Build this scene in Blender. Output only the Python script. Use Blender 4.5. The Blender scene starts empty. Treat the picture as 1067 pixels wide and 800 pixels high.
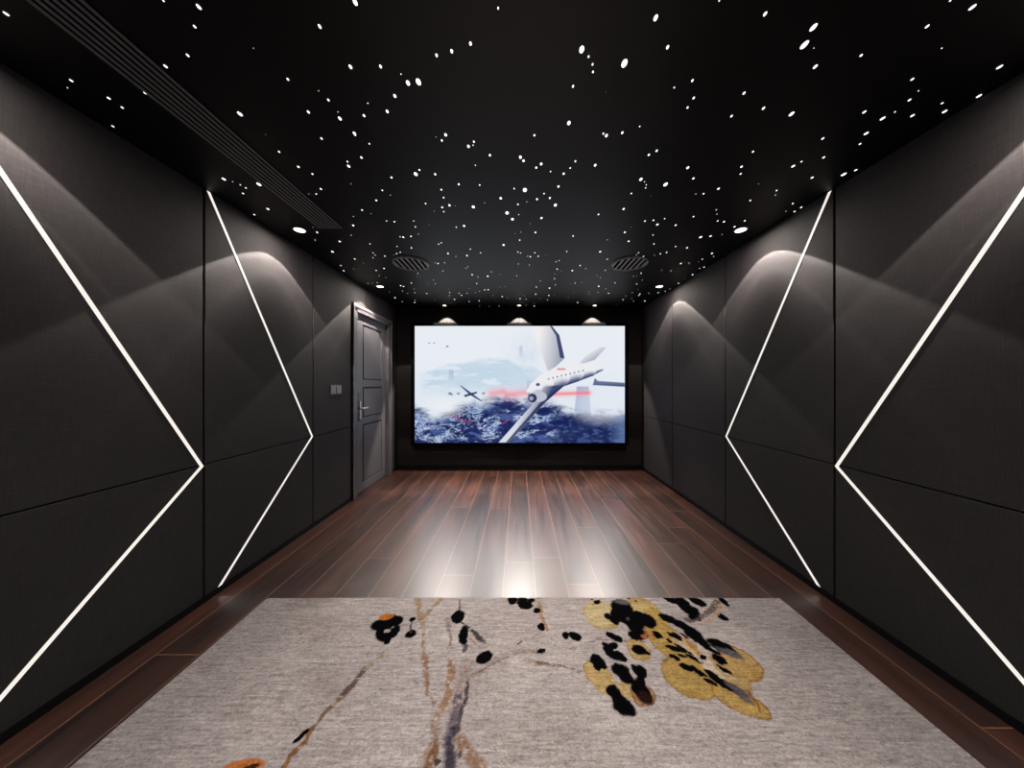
import bpy, bmesh, math, random
import numpy as np
from mathutils import Vector, Matrix

random.seed(7)
C = bpy.context.scene.collection
PI = math.pi

# ------------------------------------------------------------------ camera
F = 320.0                    # focal length in pixels of a 1067 px wide frame
VX, VY = 541.0, 400.0        # vanishing point of the room's long axis
EYE = 1.355
W = 1.95                     # half the room's width
H = 2.565                    # ceiling height
BACK = 4.875                 # far wall
NEAR = -2.6                  # wall behind the camera


def K(z):                    # depths were first measured with another focal length
    return z * F / 340.0


def floor_pt(px, py, z=0.0):
    Y = F * (EYE - z) / (py - VY)
    return ((px - VX) * Y / F, Y)


def ceil_pt(px, py):
    Y = F * (H - EYE) / (VY - py)
    return ((px - VX) * Y / F, Y)


sc = bpy.context.scene
cam_data = bpy.data.cameras.new('camera')
cam = bpy.data.objects.new('camera', cam_data)
C.objects.link(cam)
cam.location = (0, 0, EYE)
cam.rotation_euler = (PI / 2, 0, 0)
cam_data.sensor_fit = 'HORIZONTAL'
cam_data.sensor_width = 36
cam_data.lens = F / 1067 * 36
cam_data.shift_x = -(VX - 533.5) / 1067
cam_data.clip_start = 0.02
sc.camera = cam
sc.view_settings.view_transform = 'Standard'
sc.view_settings.look = 'None'
sc.view_settings.exposure = 0
sc.view_settings.gamma = 1

world = bpy.data.worlds.new('dark_world')
sc.world = world
world.use_nodes = True
world.node_tree.nodes['Background'].inputs[0].default_value = (0.02, 0.02, 0.022, 1)
world.node_tree.nodes['Background'].inputs[1].default_value = 0.0


# ------------------------------------------------------------------ helpers
def lin(c):
    c = np.asarray(c, float) / 255.0
    return np.where(c <= 0.04045, c / 12.92, ((c + 0.055) / 1.055) ** 2.4)


def col(r, g, b):
    v = lin((r, g, b))
    return (float(v[0]), float(v[1]), float(v[2]), 1.0)


def tag(o, label=None, cat=None, group=None, kind=None):
    if label:
        o['label'] = label
    if cat:
        o['category'] = cat
    if group:
        o['group'] = group
    if kind:
        o['kind'] = kind
    return o


def empty(name, loc=(0, 0, 0)):
    o = bpy.data.objects.new(name, None)
    o.empty_display_size = 0.05
    C.objects.link(o)
    o.location = loc
    return o


class MB:
    """collects shapes in world coordinates, then builds ONE mesh object"""

    def __init__(self):
        self.bm = bmesh.new()

    def box(self, x0, x1, y0, y1, z0, z1, bevel=0.0, seg=2):
        r = bmesh.ops.create_cube(self.bm, size=1.0)
        vs = r['verts']
        for v in vs:
            v.co = Vector(((x0 + x1) / 2 + v.co.x * (x1 - x0), (y0 + y1) / 2 + v.co.y * (y1 - y0),
                           (z0 + z1) / 2 + v.co.z * (z1 - z0)))
        if bevel > 0:
            es = list({e for v in vs for e in v.link_edges})
            bmesh.ops.bevel(self.bm, geom=es, offset=bevel, segments=seg, profile=0.5, affect='EDGES')
        return self

    def prism(self, pts, axis, a, b, bevel=0.0):
        """closed outline (u, v) extruded from a to b along axis"""
        def put(u, v, w):
            return {'x': (w, u, v), 'y': (u, w, v), 'z': (u, v, w)}[axis]
        A = [self.bm.verts.new(put(u, v, a)) for u, v in pts]
        B = [self.bm.verts.new(put(u, v, b)) for u, v in pts]
        n = len(pts)
        fs = [self.bm.faces.new(A), self.bm.faces.new(B[::-1])]
        for i in range(n):
            fs.append(self.bm.faces.new((A[i], B[i], B[(i + 1) % n], A[(i + 1) % n])))
        if bevel > 0:
            bmesh.ops.recalc_face_normals(self.bm, faces=fs)
            es = list({e for f in fs[:2] for e in f.edges})
            bmesh.ops.bevel(self.bm, geom=es, offset=bevel, segments=2, profile=0.5, affect='EDGES')
        return self

    def lathe(self, prof, c, n=40, axis='z'):
        """profile of (radius, height) turned about an axis through c"""
        rings = []
        for r, h in prof:
            ring = []
            for k in range(n):
                t = 2 * PI * k / n
                p = (r * math.cos(t), r * math.sin(t), h)
                if axis == 'x':
                    p = (h, r * math.cos(t), r * math.sin(t))
                if axis == 'y':
                    p = (r * math.cos(t), h, r * math.sin(t))
                ring.append(self.bm.verts.new((c[0] + p[0], c[1] + p[1], c[2] + p[2])))
            rings.append(ring)
        for a, b in zip(rings, rings[1:]):
            for k in range(n):
                self.bm.faces.new((a[k], a[(k + 1) % n], b[(k + 1) % n], b[k]))
        for ring in (rings[0], rings[-1]):
            self.bm.faces.new(ring)
        return self

    def build(self, name, m, parent=None, smooth=False):
        bmesh.ops.recalc_face_normals(self.bm, faces=self.bm.faces)
        me = bpy.data.meshes.new(name)
        off = Vector(parent.location) if parent is not None and parent.parent is None else Vector((0, 0, 0))
        if parent is not None and parent.parent is not None:
            off = Vector(parent.parent.location)
        bmesh.ops.translate(self.bm, verts=self.bm.verts, vec=-off)
        self.bm.to_mesh(me)
        self.bm.free()
        if smooth:
            for p in me.polygons:
                p.use_smooth = True
        me.materials.append(m)
        o = bpy.data.objects.new(name, me)
        C.objects.link(o)
        if parent is not None:
            o.parent = parent
        return o


def struct(name, mb, m):
    o = mb.build(name, m)
    o['kind'] = 'structure'
    return o


# ------------------------------------------------------------------ materials
def mat(name):
    m = bpy.data.materials.new(name)
    m.use_nodes = True
    nt = m.node_tree
    return m, nt, nt.nodes['Principled BSDF']


def N(nt, typ, **kw):
    n = nt.nodes.new(typ)
    for k, v in kw.items():
        if k == 'inp':
            for a, b in v.items():
                n.inputs[a].default_value = b
        else:
            setattr(n, k, v)
    return n


def objpos(nt, scale=(1, 1, 1)):
    """world position, so that every panel gets its own stretch of the pattern"""
    g = N(nt, 'ShaderNodeNewGeometry')
    mp = N(nt, 'ShaderNodeMapping')
    mp.inputs['Scale'].default_value = scale
    nt.links.new(g.outputs['Position'], mp.inputs['Vector'])
    return mp.outputs['Vector']


def plain(name, rgb, rough=0.5, metal=0.0, spec=0.5, noise=0.0):
    m, nt, b = mat(name)
    b.inputs['Roughness'].default_value = rough
    b.inputs['Metallic'].default_value = metal
    b.inputs['Specular IOR Level'].default_value = spec
    c = col(*rgb)
    n = N(nt, 'ShaderNodeTexNoise', inp={'Scale': 30.0, 'Detail': 3.0})
    nt.links.new(objpos(nt), n.inputs['Vector'])
    r = N(nt, 'ShaderNodeValToRGB')
    r.color_ramp.elements[0].color = tuple(v * (1 - noise) for v in c[:3]) + (1,)
    r.color_ramp.elements[1].color = tuple(min(1, v * (1 + noise)) for v in c[:3]) + (1,)
    nt.links.new(n.outputs['Fac'], r.inputs['Fac'])
    nt.links.new(r.outputs['Color'], b.inputs['Base Color'])
    return m


def emit(name, rgb, strength):
    m, nt, b = mat(name)
    b.inputs['Base Color'].default_value = (0.1, 0.1, 0.1, 1)
    b.inputs['Emission Color'].default_value = col(*rgb)
    b.inputs['Emission Strength'].default_value = strength
    return m


def fabric(name, base, rough=0.75, spec=0.35, tint=0.30):
    """dark linen wallcovering: fine slubs running both ways"""
    m, nt, b = mat(name)
    b.inputs['Roughness'].default_value = rough
    b.inputs['Specular IOR Level'].default_value = spec
    n1 = N(nt, 'ShaderNodeTexNoise', inp={'Scale': 1.0, 'Detail': 4.0, 'Roughness': 0.6})
    nt.links.new(objpos(nt, (14, 14, 260)), n1.inputs['Vector'])
    n2 = N(nt, 'ShaderNodeTexNoise', inp={'Scale': 1.0, 'Detail': 4.0, 'Roughness': 0.6})
    nt.links.new(objpos(nt, (240, 240, 9)), n2.inputs['Vector'])
    n3 = N(nt, 'ShaderNodeTexNoise', inp={'Scale': 2.2, 'Detail': 3.0})
    nt.links.new(objpos(nt), n3.inputs['Vector'])
    add = N(nt, 'ShaderNodeMath', operation='ADD')
    nt.links.new(n1.outputs['Fac'], add.inputs[0])
    nt.links.new(n2.outputs['Fac'], add.inputs[1])
    mr = N(nt, 'ShaderNodeMapRange', inp={'From Min': 0.7, 'From Max': 1.3, 'To Min': 1 - tint, 'To Max': 1 + tint})
    nt.links.new(add.outputs[0], mr.inputs['Value'])
    mr3 = N(nt, 'ShaderNodeMapRange', inp={'From Min': 0.3, 'From Max': 0.7, 'To Min': 0.9, 'To Max': 1.1})
    nt.links.new(n3.outputs['Fac'], mr3.inputs['Value'])
    mul = N(nt, 'ShaderNodeMath', operation='MULTIPLY')
    nt.links.new(mr.outputs[0], mul.inputs[0])
    nt.links.new(mr3.outputs[0], mul.inputs[1])
    vm = N(nt, 'ShaderNodeVectorMath', operation='SCALE')
    vm.inputs[0].default_value = col(*base)[:3]
    nt.links.new(mul.outputs[0], vm.inputs['Scale'])
    nt.links.new(vm.outputs['Vector'], b.inputs['Base Color'])
    bp = N(nt, 'ShaderNodeBump', inp={'Strength': 0.25, 'Distance': 0.002})
    nt.links.new(add.outputs[0], bp.inputs['Height'])
    nt.links.new(bp.outputs['Normal'], b.inputs['Normal'])
    return m


M = {}
M['fabric'] = fabric('charcoal_linen', (50, 47, 48))
M['fabric_black'] = fabric('black_velvet', (34, 32, 31), rough=0.9, spec=0.1)
M['wall_backing'] = plain('black_wall_backing', (8, 8, 8), 0.9, spec=0.1)
M['baseboard'] = plain('black_baseboard', (7, 7, 7), 0.6, spec=0.2)
M['ceiling'] = plain('black_ceiling_paint', (1, 1, 1), 0.5, spec=0.24, noise=0.1)
M['ceiling'].node_tree.nodes['Principled BSDF'].inputs['Specular Tint'].default_value = (1, 0.94, 0.9, 1)
M['strip'] = emit('white_led_diffuser', (248, 240, 233), 0.98)
M['channel'] = plain('black_aluminium_channel', (14, 14, 14), 0.5)
M['star'] = emit('star_light', (250, 252, 255), 1.8)
M['lens'] = emit('warm_downlight_lens', (255, 246, 232), 4.0)
M['trim'] = plain('black_downlight_trim', (40, 40, 42), 0.35)
M['grille'] = plain('dark_grey_grille', (104, 104, 108), 0.55, noise=0.05)
M['speaker_bar'] = plain('grey_speaker_grille', (150, 150, 153), 0.5, noise=0.05)
M['grille_gap'] = plain('black_grille_gap', (3, 3, 3), 0.9, spec=0.0)
M['screen_frame'] = plain('black_velvet_screen_frame', (5, 5, 5), 0.95, spec=0.05)
M['door'] = plain('grey_satin_door_paint', (118, 115, 118), 0.38, noise=0.04)
M['groove_shade'] = plain('door_groove_shade', (14, 14, 15), 0.6)  # shade in the panel recesses, put in as a dark colour
M['door_frame'] = plain('grey_satin_frame_paint', (104, 100, 102), 0.35, noise=0.04)
M['steel'] = plain('brushed_steel', (232, 224, 212), 0.3, metal=0.35, noise=0.04)
M['lock_black'] = plain('black_lock_glass', (6, 6, 7), 0.2)
M['switch'] = plain('grey_glass_switch', (92, 90, 92), 0.22, noise=0.03)
M['switch_key'] = plain('dark_grey_switch_key', (120, 118, 122), 0.18, noise=0.03)


# floor: wide mahogany boards running towards the screen
def wood():
    m, nt, b = mat('mahogany_boards')
    L = nt.links.new
    g = N(nt, 'ShaderNodeNewGeometry')
    RH = 0.214
    sx = N(nt, 'ShaderNodeSeparateXYZ')
    L(g.outputs['Position'], sx.inputs[0])
    ax = N(nt, 'ShaderNodeMath', operation='ADD')
    ax.inputs[1].default_value = 0.107 + RH * 20
    L(sx.outputs['X'], ax.inputs[0])
    dr = N(nt, 'ShaderNodeMath', operation='DIVIDE')
    dr.inputs[1].default_value = RH
    L(ax.outputs[0], dr.inputs[0])
    fl = N(nt, 'ShaderNodeMath', operation='FLOOR')
    L(dr.outputs[0], fl.inputs[0])
    wn = N(nt, 'ShaderNodeTexWhiteNoise', noise_dimensions='1D')
    L(fl.outputs[0], wn.inputs['W'])
    ay = N(nt, 'ShaderNodeMath', operation='MULTIPLY_ADD')
    ay.inputs[1].default_value = 7.3
    L(wn.outputs['Value'], ay.inputs[0])
    L(sx.outputs['Y'], ay.inputs[2])
    mp = N(nt, 'ShaderNodeCombineXYZ')
    L(ay.outputs[0], mp.inputs['X'])
    L(ax.outputs[0], mp.inputs['Y'])
    br = N(nt, 'ShaderNodeTexBrick', offset=0.0, offset_frequency=2, squash=1.0)
    br.inputs['Color1'].default_value = (0, 0, 0, 1)
    br.inputs['Color2'].default_value = (1, 1, 1, 1)
    br.inputs['Mortar'].default_value = (0.5, 0.5, 0.5, 1)
    br.inputs['Scale'].default_value = 1.0
    br.inputs['Mortar Size'].default_value = 0.0021
    br.inputs['Mortar Smooth'].default_value = 0.2
    br.inputs['Bias'].default_value = 0.0
    br.inputs['Brick Width'].default_value = 2.35
    br.inputs['Row Height'].default_value = 0.214
    L(mp.outputs['Vector'], br.inputs['Vector'])
    # grain, shifted from board to board
    cx = N(nt, 'ShaderNodeVectorMath', operation='SCALE')
    cx.inputs['Scale'].default_value = 13.0
    L(br.outputs['Color'], cx.inputs[0])
    ad = N(nt, 'ShaderNodeVectorMath', operation='ADD')
    L(g.outputs['Position'], ad.inputs[0])
    L(cx.outputs['Vector'], ad.inputs[1])
    m2 = N(nt, 'ShaderNodeMapping')
    m2.inputs['Scale'].default_value = (34, 1.6, 1)
    L(ad.outputs['Vector'], m2.inputs['Vector'])
    gr = N(nt, 'ShaderNodeTexNoise', inp={'Scale': 1.0, 'Detail': 6.0, 'Roughness': 0.62, 'Distortion': 0.8})
    L(m2.outputs['Vector'], gr.inputs['Vector'])
    m3 = N(nt, 'ShaderNodeMapping')
    m3.inputs['Scale'].default_value = (7, 0.9, 1)
    L(ad.outputs['Vector'], m3.inputs['Vector'])
    gb = N(nt, 'ShaderNodeTexNoise', inp={'Scale': 1.0, 'Detail': 3.0})
    L(m3.outputs['Vector'], gb.inputs['Vector'])
    s1 = N(nt, 'ShaderNodeMath', operation='MULTIPLY_ADD')
    s1.inputs[1].default_value = 0.5
    L(gr.outputs['Fac'], s1.inputs[0])
    L(gb.outputs['Fac'], s1.inputs[2])
    ramp = N(nt, 'ShaderNodeValToRGB')
    ramp.color_ramp.elements[0].position = 0.5
    ramp.color_ramp.elements[0].color = col(31, 17, 13)
    ramp.color_ramp.elements[1].position = 1.0
    ramp.color_ramp.elements[1].color = col(84, 47, 33)
    L(s1.outputs[0], ramp.inputs['Fac'])
    # board-to-board tone
    sep = N(nt, 'ShaderNodeSeparateColor')
    L(br.outputs['Color'], sep.inputs['Color'])
    tone = N(nt, 'ShaderNodeMapRange', inp={'To Min': 0.6, 'To Max': 1.35})
    L(sep.outputs[0], tone.inputs['Value'])
    vs = N(nt, 'ShaderNodeVectorMath', operation='SCALE')
    L(ramp.outputs['Color'], vs.inputs[0])
    L(tone.outputs[0], vs.inputs['Scale'])
    mx = N(nt, 'ShaderNodeMix', data_type='RGBA')
    mx.inputs['B'].default_value = col(146, 108, 86)  # pale seams: reflections off the board bevels, put into the joint colour
    L(br.outputs['Fac'], mx.inputs['Factor'])
    L(vs.outputs['Vector'], mx.inputs['A'])
    L(mx.outputs['Result'], b.inputs['Base Color'])
    rr = N(nt, 'ShaderNodeMapRange', inp={'From Min': 0.3, 'From Max': 0.7, 'To Min': 0.29, 'To Max': 0.36})
    L(gr.outputs['Fac'], rr.inputs['Value'])
    L(rr.outputs[0], b.inputs['Roughness'])
    b.inputs['IOR'].default_value = 1.72
    b.inputs['Specular IOR Level'].default_value = 1.0
    bp = N(nt, 'ShaderNodeBump', inp={'Strength': 0.05, 'Distance': 0.002})
    L(gr.outputs['Fac'], bp.inputs['Height'])
    L(bp.outputs['Normal'], b.inputs['Normal'])
    return m


M['floor'] = wood()

# ------------------------------------------------------------------ room shell
P0 = [-0.105, 0.90, 1.90, 2.905, 3.912, BACK]      # joints between wall panels
SEAM = 0.857
struct('floor', MB().box(-2.2, 2.2, NEAR, BACK + 0.2, -0.12, 0.0), M['floor'])
struct('ceiling', MB().box(-2.2, 2.2, NEAR, BACK + 0.2, H, H + 0.15), M['ceiling'])
DY0, DY1, DZ = K(3.90), K(4.83), 2.218                 # door opening
FY0, FY1, FZ = K(3.80), K(4.95), 2.305                 # outside of the architrave
WB = 1.972                                             # backing behind the fabric panels
wl = MB()
wl.box(-2.12, -WB, NEAR, DY0 - 0.012, 0, H)
wl.box(-2.12, -WB, DY1 + 0.012, BACK + 0.1, 0, H)
wl.box(-2.12, -WB, DY0 - 0.012, DY1 + 0.012, DZ + 0.012, H)
struct('wall_left', wl, M['wall_backing'])
struct('wall_right', MB().box(WB, 2.12, NEAR, BACK + 0.1, 0, H), M['wall_backing'])
struct('wall_back', MB().box(-WB, WB, BACK + 0.02, BACK + 0.16, 0, H), M['wall_backing'])
struct('wall_front', MB().box(-WB, WB, NEAR - 0.1, NEAR, 0, H), M['wall_backing'])
bl = MB()
bl.box(-WB, -W + 0.004, NEAR, FY0 - 0.004, 0, 0.036)
bl.box(-WB, -W + 0.004, FY1 + 0.004, BACK, 0, 0.036)
struct('baseboard_left', bl, M['baseboard'])
struct('baseboard_right', MB().box(W - 0.004, WB, NEAR, BACK, 0, 0.036), M['baseboard'])
struct('baseboard_back', MB().box(-W + 0.006, W - 0.006, BACK - 0.012, BACK + 0.02, 0, 0.06), M['baseboard'])

# fabric wall panels: each one is a thing
G = 0.007      # half of a vertical joint
GH = 0.0035    # half of the horizontal joint
TOP = H - 0.002
BOT = 0.038


def panel(side, y0, y1, z0, z1, label, group, pts=None):
    x0, x1 = (-WB, -W) if side < 0 else (W, WB)
    mb = MB()
    if pts:
        mb.prism(pts, 'x', x0, x1, 0.0025)
    else:
        mb.box(x0, x1, y0 + G, y1 - G, z0, z1, 0.0025)
    o = mb.build('wall_panel', M['fabric'])
    tag(o, label, 'wall panel', group)
    return o


bays_r = [
    (0, 'behind the camera end of the right wall', None),
    (1, 'right wall, crossed by the nearest chevron light strip', None),
    (2, 'right wall, crossed by the smaller farther chevron light strip', None),
    (3, 'right wall, plain, next beyond the farther chevron strip', None),
    (4, 'right wall, last narrow-looking one beside the screen wall', None),
]
for side, nm in ((-1, 'left'), (1, 'right')):
    for k in range(5):
        y0, y1 = P0[k], P0[k + 1]
        for up in (True, False):
            z0, z1 = (SEAM + GH, TOP) if up else (BOT, SEAM - GH)
            part = 'upper' if up else 'lower'
            where = [
                'on the %s wall nearest the camera, in front of the nearest chevron strip' % nm,
                'on the %s wall crossed by the larger nearer light chevron' % nm,
                'on the %s wall crossed by the smaller farther light chevron' % nm,
                'on the %s wall directly beyond the smaller light chevron' % nm,
                'at the far end of the %s wall beside the screen wall' % nm][k]
            pts = None
            if side < 0 and k == 3:
                if up:
                    a, b_, c_ = y0 + G, y1 - G, FY0 - 0.006
                    pts = [(a, z0), (c_, z0), (c_, FZ + 0.006), (b_, FZ + 0.006), (b_, z1), (a, z1)]
                    where = 'on the left wall holding the light switches, notched around the door'
                else:
                    y1 = FY0 - 0.006 + G
                    where = 'on the left wall under the light switches, beside the door'
            if side < 0 and k == 4:
                if up:
                    a, b_, c_ = y0 + G, y1 - G, FY1 + 0.006
                    pts = [(a, FZ + 0.006), (c_, FZ + 0.006), (c_, z0), (b_, z0), (b_, z1), (a, z1)]
                    where = 'over the right half of the grey door'
                else:
                    y0 = FY1 + 0.006 - G
                    where = 'in the narrow gap between the grey door and the screen wall'
            if k == 0:
                continue
            panel(side, y0, y1, z0, z1, '%s charcoal fabric wall panel %s' % (part, where),
                  '%s wall fabric panels' % nm, pts)
# plain panels carrying the wall on past the frame
for side in (-1, 1):
    nm = 'left' if side < 0 else 'right'
    x0, x1 = (-WB, -W) if side < 0 else (W, WB)
    mb = MB()
    mb.box(x0, x1, NEAR + 0.01, P0[1] - G, BOT, SEAM - GH, 0.0025)
    mb.box(x0, x1, NEAR + 0.01, P0[1] - G, SEAM + GH, TOP, 0.0025)
    o = mb.build('trim_%d' % (1 if side < 0 else 2), M['fabric'])
    o['kind'] = 'structure'

for s in (-1, 1):
    o = MB().box(*((-W + 0.004, -0.003) if s < 0 else (0.003, W - 0.004)), BACK, BACK + 0.02, 0.06, TOP, 0.0025) \
        .build('wall_panel', M['fabric_black'])
    tag(o, 'black fabric panel on the %s half of the wall behind the screen' % ('left' if s < 0 else 'right'),
        'wall panel', 'black panels of the screen wall')


# ------------------------------------------------------------------ chevron light strips
def chevron(side, top, tip, bot, w, label):
    """mitred V of light set into the wall; points are (y, z)"""
    root = empty('led_light_strip', (side * (W - 0.001), tip[0], 0.05))
    tag(root, label, 'light strip', 'chevron light strips on the walls')

    def band(hw, x_in, x_out, name, m, kind_round=False):
        T, Pn, B = Vector(top), Vector(tip), Vector(bot)
        d1, d2 = (Pn - T).normalized(), (B - Pn).normalized()
        n1, n2 = Vector((-d1.y, d1.x)), Vector((-d2.y, d2.x))
        mit = (n1 + n2).normalized()
        mlen = hw / mit.dot(n1)
        # top end cut level under the ceiling, bottom end cut level over the baseboard
        ht = hw / abs(d1.y)
        hb = hw / abs(d2.y)
        sgn = 1 if n1.x > 0 else -1
        outer = [(T.x + ht * sgn, T.y), (Pn.x + mit.x * mlen * sgn, Pn.y + mit.y * mlen * sgn), (B.x + hb * sgn, B.y)]
        inner = [(T.x - ht * sgn, T.y), (Pn.x - mit.x * mlen * sgn, Pn.y - mit.y * mlen * sgn), (B.x - hb * sgn, B.y)]
        mb = MB()
        bm = mb.bm
        vs = []
        for x in (x_in, x_out):
            vs.append([[bm.verts.new((x, y, z)) for y, z in outer], [bm.verts.new((x, y, z)) for y, z in inner]])
        for k in range(2):
            for x in range(2):
                o_, i_ = vs[x]
                bm.faces.new((o_[k], o_[k + 1], i_[k + 1], i_[k]))
            for e in range(2):
                bm.faces.new((vs[0][e][k], vs[0][e][k + 1], vs[1][e][k + 1], vs[1][e][k]))
        for k in (0, 2):
            bm.faces.new((vs[0][0][k], vs[0][1][k], vs[1][1][k], vs[1][0][k]))
        return mb.build(name, m, root)

    band(w / 2 + 0.003, side * (W - 0.0002), side * (W - 0.0016), 'channel', M['channel'])
    band(w / 2, side * (W - 0.0016), side * (W - 0.0042), 'diffuser', M['strip'])
    return root


for s, nm in ((-1, 'left'), (1, 'right')):
    chevron(s, (P0[1] + 0.025, TOP - 0.002), (P0[2] - 0.016, 0.85), (P0[1] + 0.108, 0.042), 0.0165,
            'larger white light chevron on the %s wall, the one nearer the camera' % nm)
    chevron(s, (P0[2] + 0.025, TOP - 0.002), (P0[3] - 0.016, 0.862), (P0[2] + 0.098, 0.042), 0.0165,
            'smaller white light chevron on the %s wall, the one nearer the screen' % nm)


# ------------------------------------------------------------------ door
root = empty('door_1', (-1.98, (DY0 + DY1) / 2, 0))
root['kind'] = 'structure'
XF = -1.98                                      # face of the leaf
leaf = MB()
p0, p1 = K(4.13), K(4.70)                       # inset panels
rows = [(0.112, 0.845), (0.93, 1.318), (1.41, 2.108)]
ly0, ly1, lz0, lz1 = DY0 + 0.004, DY1 - 0.004, 0.006, DZ - 0.004
leaf.box(XF - 0.036, XF - 0.014, ly0, ly1, lz0, lz1)
leaf.box(XF - 0.016, XF, ly0, p0, lz0, lz1, 0.002)
leaf.box(XF - 0.016, XF, p1, ly1, lz0, lz1, 0.002)
zz = [lz0] + [v for r in rows for v in r] + [lz1]
for i in range(0, len(zz), 2):
    leaf.box(XF - 0.016, XF, p0, p1, zz[i], zz[i + 1], 0.002)
leaf.build('door_leaf', M['door'], root)
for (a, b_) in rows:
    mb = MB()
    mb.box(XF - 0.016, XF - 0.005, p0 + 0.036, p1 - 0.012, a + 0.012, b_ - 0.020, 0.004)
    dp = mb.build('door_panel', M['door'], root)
    MB().box(XF - 0.0155, XF - 0.0135, p0 + 0.0005, p1 - 0.0005, a + 0.0005, b_ - 0.0005).build('groove_shade', M['groove_shade'], root)  # dark strip standing in for the shade round each inset
fr = MB()
XO = -1.930
for y0, y1 in ((FY0, DY0), (DY1, FY1)):
    fr.box(-2.05, XO, y0, y1, 0, FZ - 0.04, 0.004)
    yo = (FY0, FY0 + 0.03) if y0 == FY0 else (FY1 - 0.03, FY1)
    fr.box(-WB, XO + 0.008, yo[0], yo[1], 0, FZ - 0.04, 0.004)
fr.box(-2.05, XO, FY0, FY1, DZ, FZ - 0.036, 0.004)
fr.box(-WB, XO + 0.008, FY0, FY1, FZ - 0.04, FZ, 0.006)
fr.build('door_frame', M['door_frame'], root)
lk = MB()
ly = K(4.0)
lk.box(XF, XF + 0.022, ly - 0.033, ly + 0.033, 0.900, 1.245, 0.005)
lock = lk.build('door_lock', M['lock_black'], root)
lock['label'] = 'black upright door lock plate with steel fittings'
mb = MB().box(XF + 0.02, XF + 0.030, ly - 0.004, ly + 0.029, 1.068, 1.140, 0.006)
mb.build('lock_cover', M['steel'], lock)
mb = MB().box(XF + 0.02, XF + 0.030, ly - 0.004, ly + 0.029, 0.922, 1.040, 0.006)
mb.lathe([(0.0065, 0), (0.0065, 0.004), (0.003, 0.0045)], (XF + 0.030, ly + 0.012, 0.98), 16, 'x')
mb.build('keyhole_cover', M['steel'], lock)
mb = MB()
mb.lathe([(0.012, 0), (0.012, 0.045), (0.009, 0.05)], (XF + 0.022, ly + 0.012, 1.055), 20, 'x')
mb.prism([(ly + 0.002, 1.046), (ly + 0.13, 1.050), (ly + 0.136, 1.056), (ly + 0.13, 1.066), (ly + 0.002, 1.066)],
         'x', XF + 0.052, XF + 0.068, 0.003)
h = mb.build('lever_handle', M['steel'], lock)

# light switches
for k, (yy, lb) in enumerate(((3.222, 'grey glass light switch plate on the left wall, the left one of the pair'),
                              (3.318, 'grey glass light switch plate on the left wall, the one nearer the door'))):
    yy = [K(3.412), K(3.518)][k]
    r = empty('light_switch', (-W, yy, 1.295))
    tag(r, lb, 'light switch', 'pair of light switches beside the door')
    MB().box(-W, -W + 0.008, yy - 0.047, yy + 0.047, 1.245, 1.345, 0.003).build('switch_plate', M['switch'], r)
    for j in range(2):
        y0 = yy - 0.04 + j * 0.041
        MB().box(-W + 0.007, -W + 0.012, y0, y0 + 0.038, 1.256, 1.334, 0.002).build('switch_key', M['switch_key'], r)

# ------------------------------------------------------------------ ceiling fittings
# long slot diffuser
X0, X1, Y1 = -1.548, -1.369, F * (H - EYE) / (400 - 237)
root = empty('slot_diffuser', ((X0 + X1) / 2, 0.9, H))
tag(root, 'long dark grey slotted air diffuser running along the left of the ceiling', 'air diffuser')
MB().box(X0, X1, 0.25, Y1, H - 0.0035, H).build('diffuser_plenum', M['grille_gap'], root)
nb = 7
bw = (X1 - X0) / (nb * 2 - 1)
for k in range(nb):
    a = X0 + 2 * k * bw
    MB().box(a + bw * 0.0, a + bw * 0.95, 0.25, Y1 - 0.002, H - 0.007, H - 0.002, 0.0015).build('blade', M['grille'], root)
MB().box(X0 - 0.001, X1 + 0.001, Y1 - 0.008, Y1, H - 0.007, H).build('end_cap', M['grille'], root)

# ceiling speakers
for (sx, dirn, lb) in ((-1, 1, 'left'), (1, -1, 'right')):
    px = 428.5 if sx < 0 else 656.0
    cx, cy = ceil_pt(px, 274.3)
    R = 0.176
    r = empty('ceiling_speaker', (cx, cy, H))
    tag(r, 'round ceiling speaker with diagonal slats, the %s one of the two' % lb, 'speaker', 'round ceiling speakers')
    MB().lathe([(R - 0.01, -0.0005), (R - 0.01, -0.004)], (cx, cy, H), 48).build('speaker_back', M['grille_gap'], r)
    ring = MB()
    bm = ring.bm
    n = 56
    prof = [(R - 0.014, -0.003), (R - 0.012, -0.014), (R - 0.004, -0.014), (R, -0.004), (R, 0.0)]
    rings = [[bm.verts.new((cx + rr * math.cos(2 * PI * k / n), cy + rr * math.sin(2 * PI * k / n), H + hh)) for k in range(n)]
             for rr, hh in prof]
    for a, b_ in zip(rings, rings[1:]):
        for k in range(n):
            bm.faces.new((a[k], a[(k + 1) % n], b_[(k + 1) % n], b_[k]))
    ring.build('speaker_ring', M['speaker_bar'], r)
    d = Vector((0.0, 1.0))
    nn = Vector((d.y, -d.x))
    for j in range(-3, 4):
        off = j * 0.0500
        half = math.sqrt(max(0.0, (R - 0.013) ** 2 - off * off))
        if half < 0.03:
            continue
        hw = 0.0095
        c0 = Vector((cx, cy)) + nn * off
        q = [c0 + d * half + nn * hw, c0 + d * half - nn * hw, c0 - d * half - nn * hw, c0 - d * half + nn * hw]
        MB().prism([(v.x, v.y) for v in q], 'z', H - 0.003, H - 0.011).build('slat', M['speaker_bar'], r)


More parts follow.
